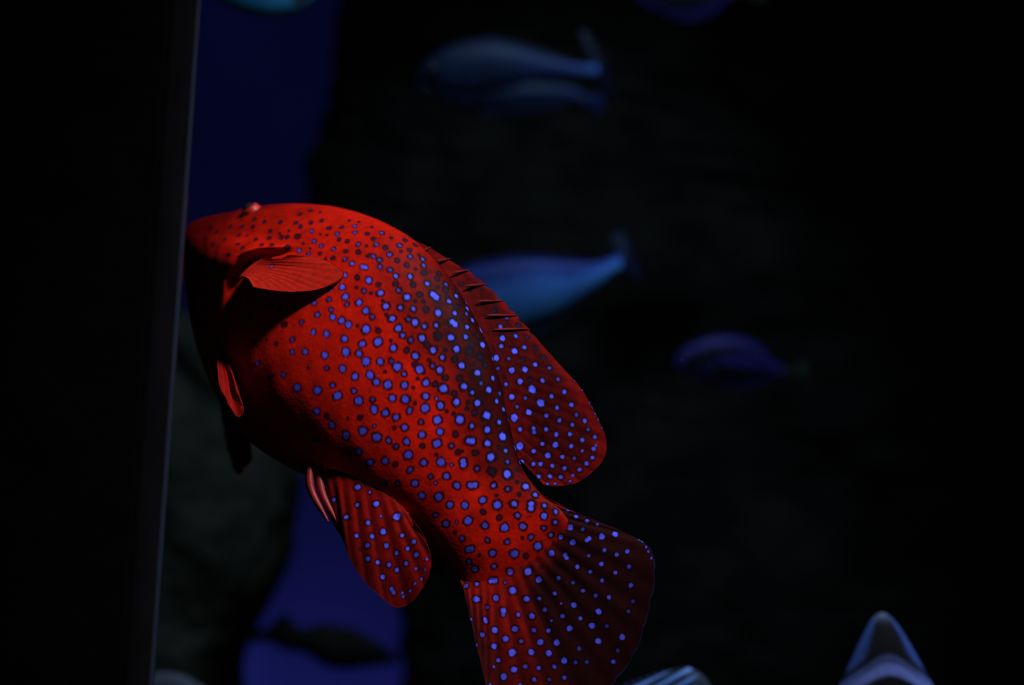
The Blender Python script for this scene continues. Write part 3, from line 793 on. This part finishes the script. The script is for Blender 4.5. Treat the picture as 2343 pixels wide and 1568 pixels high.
# two surgeonfish swimming to the left in the upper middle
B1, _ = reef_fish('surgeonfish', 'upper of two dim blue surgeonfish near the top, with bright blue tail root',
    [(955, 172, 957, 182, 4), (975, 140, 985, 200, 18), (1010, 118, 1025, 215, 30), (1060, 103, 1075, 218, 36), (1125, 98, 1135, 208, 36), (1180, 108, 1190, 196, 30), (1235, 126, 1240, 184, 24), (1300, 142, 1302, 176, 15),
     (1340, 149, 1341, 174, 10), (1358, 149, 1359, 172, 7), (1368, 152, 1368, 170, 3)], 1.95,
    flank([(0, (0.06, 0.09, 0.35)), (0.4, (0.06, 0.14, 0.5)), (0.7, (0.05, 0.09, 0.3)), (1, (0.04, 0.06, 0.2))], [(0, .09), (.35, .15), (.6, .32), (.8, .95), (.95, 2.0), (1, 2.0)]),
    tail=([(1358, 150, 0), (1362, 160, 0), (1360, 171, 0)], [(1322, 66, .01), (1345, 75, .01), (1376, 130, .01), (1398, 180, .01), (1402, 232, .01), (1385, 225, .01)], (0.006, 0.008, 0.03)),
    fins=[('dorsal_fin', [(1010, 122, 0), (1120, 100, 0), (1300, 143, 0)], [(1015, 108, 0), (1125, 86, 0), (1235, 112, 0), (1305, 138, 0)], (0.012, 0.016, 0.06)),
          ('pectoral_fin', [(1035, 160, -.03), (1038, 180, -.03)], [(1085, 155, -.04), (1088, 188, -.04)], (0.03, 0.05, 0.16))])
eye_on(B1, 990, 160, 1.938, 0.006)
B2, _ = reef_fish('surgeonfish', 'lower of two dim blue surgeonfish near the top, tucked under its neighbour',
    [(950, 210, 951, 218, 4), (975, 190, 985, 228, 16), (1020, 178, 1030, 240, 26), (1080, 176, 1088, 250, 32), (1140, 180, 1146, 253, 30), (1200, 186, 1204, 246, 26), (1255, 192, 1258, 237, 19), (1300, 197, 1302, 231, 13),
     (1335, 212, 1333, 236, 9), (1350, 222, 1345, 243, 6), (1358, 228, 1352, 244, 3)], 2.08,
    flank([(0, (0.06, 0.09, 0.33)), (0.5, (0.05, 0.09, 0.32)), (1, (0.04, 0.06, 0.22))], [(0, .09), (.4, .15), (.7, .42), (1, .5)]),
    tail=([(1350, 224, 0), (1348, 243, 0)], [(1362, 208, .01), (1378, 228, .01), (1372, 258, .01), (1350, 262, .01)], (0.03, 0.035, 0.17)),
    fins=[('anal_fin', [(1100, 252, 0), (1200, 246, 0), (1300, 231, 0)], [(1110, 262, 0), (1210, 254, 0), (1302, 236, 0)], (0.02, 0.03, 0.1)),
          ('pectoral_fin', [(1030, 205, -.03), (1033, 222, -.03)], [(1075, 200, -.04), (1078, 230, -.04)], (0.03, 0.04, 0.14))])
eye_on(B2, 985, 205, 2.065, 0.006)


def palette(cx, cy, rx, ry):
    """Violet blue with a black palette mark enclosing a blue oval."""
    def f(d):
        t = np.where(d['TH'] <= np.pi, d['TH'], 2 * np.pi - d['TH']) / np.pi
        n = d['S'] / d['S'].max()
        blue = np.array([0.05, 0.025, 0.26])
        black = np.array([0.008, 0.007, 0.014])
        c = np.broadcast_to(blue, (*t.shape, 3)).copy()
        a = ((n - 0.45) / 0.36) ** 2 + ((t - 0.55) / 0.28) ** 2
        c = mix(c, np.broadcast_to(black, c.shape), 1 - sstep(0.75, 1.05, a))
        b = ((n - 0.55 - 0.25 * (t - 0.5)) / 0.2) ** 2 + ((t - 0.50) / 0.09) ** 2
        c = mix(c, np.broadcast_to(blue, c.shape), 1 - sstep(0.7, 1.1, b))
        c = mix(c, np.broadcast_to(np.array([0.08, 0.05, 0.25]), c.shape), sstep(0.88, 1.0, n))
        return c
    return f


T1, _ = reef_fish('palette_tang', 'violet blue tang with black palette mark and yellowish tail, right of centre',
    [(1547, 826, 1549, 840, 4), (1558, 805, 1568, 858, 14), (1590, 786, 1600, 870, 24), (1640, 773, 1645, 876, 30), (1690, 775, 1692, 876, 28), (1735, 795, 1738, 870, 20), (1765, 822, 1768, 864, 12), (1785, 836, 1787, 858, 7), (1797, 842, 1798, 854, 3)], 1.95,
    palette(0, 0, 0, 0),
    tail=([(1785, 840, 0), (1787, 848, 0), (1787, 857, 0)], [(1838, 826, .0), (1852, 836, .0), (1846, 850, .0), (1854, 862, .0), (1842, 868, .0)], (0.03, 0.033, 0.01)),
    fins=[('dorsal_fin', [(1590, 788, 0), (1650, 776, 0), (1750, 808, 0)], [(1595, 777, 0), (1655, 763, 0), (1715, 773, 0), (1755, 802, 0)], (0.02, 0.012, 0.12)),
          ('anal_fin', [(1640, 874, 0), (1700, 874, 0), (1760, 864, 0)], [(1645, 884, 0), (1705, 886, 0), (1765, 872, 0)], (0.02, 0.012, 0.12)),
          ('pectoral_fin', [(1605, 830, -.03), (1606, 845, -.03)], [(1635, 826, -.035), (1637, 850, -.035)], (0.04, 0.03, 0.2))])
eye_on(T1, 1570, 826, 1.936, 0.005)
T2, _ = reef_fish('palette_tang', 'violet blue tang cut off by the top edge of the frame, only its belly showing',
    [(1425, -52, 1426, -38, 4), (1436, -78, 1445, -14, 16), (1470, -100, 1478, 16, 28), (1520, -112, 1524, 36, 34), (1575, -106, 1577, 39, 32), (1620, -82, 1622, 28, 22), (1655, -50, 1657, 6, 13), (1680, -35, 1681, -10, 7), (1692, -28, 1692, -15, 3)], 1.95,
    palette(0, 0, 0, 0),
    tail=([(1681, -34, 0), (1683, -22, 0), (1682, -11, 0)], [(1735, -52, .0), (1750, -38, .0), (1742, -22, .0), (1752, -8, .0), (1738, 2, .0)], (0.03, 0.033, 0.01)),
    fins=[('anal_fin', [(1530, 34, 0), (1590, 36, 0), (1650, 8, 0)], [(1535, 44, 0), (1595, 47, 0), (1655, 16, 0)], (0.02, 0.012, 0.12)),
          ('pectoral_fin', [(1485, -40, -.03), (1486, -22, -.03)], [(1515, -44, -.035), (1517, -18, -.035)], (0.04, 0.03, 0.2))])
eye_on(T2, 1450, -46, 1.936, 0.005)

# teal fish at the top left, only its belly in the frame
A_, _ = reef_fish('parrotfish', 'teal blue fish at the top left, only its rounded belly in the frame',
    [(770, -58, 770, -44, 5), (748, -92, 748, -22, 24), (715, -118, 715, 8, 38), (670, -134, 670, 32, 48), (620, -138, 620, 39, 50), (565, -128, 565, 31, 46), (510, -108, 510, 8, 38), (455, -84, 455, -18, 26), (410, -66, 410, -34, 15), (385, -62, 385, -38, 7)], 1.65,
    flank([(0, (0.03, 0.08, 0.14)), (0.6, (0.06, 0.12, 0.2)), (0.7, (0.08, 0.5, 0.9)), (1, (0.1, 0.8, 1.0))], [(0, 1.3), (.5, 1.1), (.65, .6), (1, .4)]),
    tail=([(388, -62, 0), (385, -50, 0), (388, -38, 0)], [(345, -92, 0), (330, -70, 0), (335, -50, 0), (330, -28, 0), (345, -8, 0)], (0.03, 0.12, 0.2)),
    fins=[('pectoral_fin', [(705, -30, -.03), (705, -8, -.03)], [(668, -22, -.04), (672, 8, -.04), (690, 10, -.04)], (0.012, 0.02, 0.03)),
          ('dorsal_fin', [(700, -125, 0), (600, -136, 0), (450, -84, 0)], [(698, -140, 0), (600, -155, 0), (450, -100, 0)], (0.03, 0.1, 0.2))])
eye_on(A_, 742, -62, 1.632, 0.006)


def chevrons(d):
    """Curved pale blue bands nested behind a grey-blue snout, with a blue rim down each side."""
    n = d['S'] / d['S'].max()
    xw = np.abs(np.cos(d['TH']))                               # 0 middle of the flank, 1 either edge
    lo = np.array([0.022, 0.018, 0.018])
    c = np.broadcast_to(lo, (*n.shape, 3)).copy()
    c = mix(c, np.broadcast_to(np.array([0.10, 0.19, 0.62]), c.shape), sstep(0.55, 0.92, xw) * 0.9)
    c = mix(c, np.broadcast_to(np.array([0.13, 0.16, 0.27]), c.shape), sstep(0.15, 0.03, n))
    s = n - 0.14 * xw ** 2
    for a, b, k in ((0.302, 0.338, 0.35), (0.345, 0.395, 1.0), (0.50, 0.55, .9), (0.62, 0.67, .9), (0.74, 0.79, .9), (0.86, 0.90, .9)):
        band = sstep(a - 0.010, a + 0.006, s) * sstep(b + 0.010, b - 0.006, s)
        c = mix(c, np.broadcast_to(np.array([0.36, 0.42, 1.0]), c.shape), band * k)
    dark = sstep(0.24, 0.27, s) * sstep(0.308, 0.296, s) + sstep(0.395, 0.41, s) * sstep(0.505, 0.49, s)
    return mix(c, np.broadcast_to(lo, c.shape), dark * 0.85)


F_, _ = reef_fish('angelfish', 'banded angelfish nosing up at the bottom right, nested pale blue arcs on its head',
    [(2012, 1403, 2026, 1403, 4), (1996, 1416, 2042, 1416, 14), (1981, 1442, 2062, 1442, 26), (1963, 1478, 2084, 1478, 38), (1944, 1520, 2108, 1520, 48), (1922, 1568, 2134, 1568, 58),
     (1900, 1630, 2160, 1630, 64), (1890, 1700, 2172, 1700, 62), (1900, 1770, 2160, 1770, 50), (1940, 1830, 2120, 1830, 32), (1985, 1870, 2075, 1870, 16), (2000, 1885, 2060, 1885, 6)], 1.2,
    chevrons,
    tail=([(1990, 1872, 0), (2030, 1880, 0), (2070, 1872, 0)], [(1955, 1950, 0), (2030, 1965, 0), (2105, 1950, 0)], (0.2, 0.18, 0.03)),
    fins=[('dorsal_fin', [(1915, 1600, 0), (1895, 1700, 0), (1940, 1825, 0)], [(1895, 1610, 0), (1862, 1710, 0), (1900, 1860, 0)], (0.06, 0.08, 0.3)),
          ('anal_fin', [(2150, 1610, 0), (2168, 1700, 0), (2120, 1825, 0)], [(2172, 1620, 0), (2200, 1710, 0), (2160, 1860, 0)], (0.06, 0.08, 0.3))])
for ex in (1968, 2080):
    eye_on(F_, ex, 1590, 1.19, 0.004)


def stripes(d):
    x, y = d['px'], d['py']
    s = (x - 1540) * 0.48 + (y - 1548) * 0.88
    k = (0.5 + 0.5 * np.sin(s / 22 * 2 * np.pi + 0.6))
    band = sstep(0.45, 0.7, k)
    lo = np.array([0.012, 0.014, 0.02])
    c = mix(np.broadcast_to(lo, (*x.shape, 3)), np.broadcast_to(np.array([0.2, 0.42, 1.0]), (*x.shape, 3)), band)
    face = sstep(1578, 1602, x)
    return mix(c, np.broadcast_to(np.array([0.05, 0.075, 0.10]), c.shape), face)


G_, _ = reef_fish('angelfish', 'blue striped fish peeking over the bottom edge, below the red grouper tail',
    [(1640, 1600, 1640, 1616, 5), (1630, 1575, 1630, 1640, 22), (1606, 1543, 1606, 1668, 34), (1570, 1527, 1570, 1685, 40), (1535, 1534, 1535, 1688, 40), (1495, 1550, 1495, 1682, 34), (1455, 1568, 1455, 1666, 26), (1415, 1586, 1415, 1645, 16), (1390, 1598, 1390, 1632, 8)], 1.22,
    stripes,
    tail=([(1394, 1598, 0), (1390, 1615, 0), (1394, 1632, 0)], [(1350, 1580, 0), (1335, 1615, 0), (1350, 1650, 0)], (0.12, 0.12, 0.03)),
    fins=[('dorsal_fin', [(1570, 1530, 0), (1500, 1550, 0), (1420, 1585, 0)], [(1562, 1526, 0), (1495, 1542, 0), (1410, 1572, 0)], (0.02, 0.03, 0.1))])
eye_on(G_, 1612, 1588, 1.213, 0.004)

H_, _ = reef_fish('wrasse', 'pale grey blue fish at the bottom left corner of the pane, only its back showing',
    [(505, 1606, 505, 1616, 4), (490, 1590, 490, 1632, 18), (460, 1570, 460, 1650, 28), (425, 1549, 425, 1662, 36), (390, 1540, 390, 1668, 40), (350, 1542, 350, 1666, 38), (305, 1556, 305, 1655, 30), (265, 1575, 265, 1640, 18), (240, 1590, 240, 1625, 9)], 1.5,
    flank([(0, (0.16, 0.22, 0.32)), (0.5, (0.08, 0.11, 0.16)), (1, (0.08, 0.1, 0.14))]),
    tail=([(243, 1592, 0), (240, 1607, 0), (243, 1624, 0)], [(205, 1578, 0), (195, 1607, 0), (205, 1638, 0)], (0.06, 0.08, 0.12)))
eye_on(H_, 478, 1602, 1.488, 0.005)
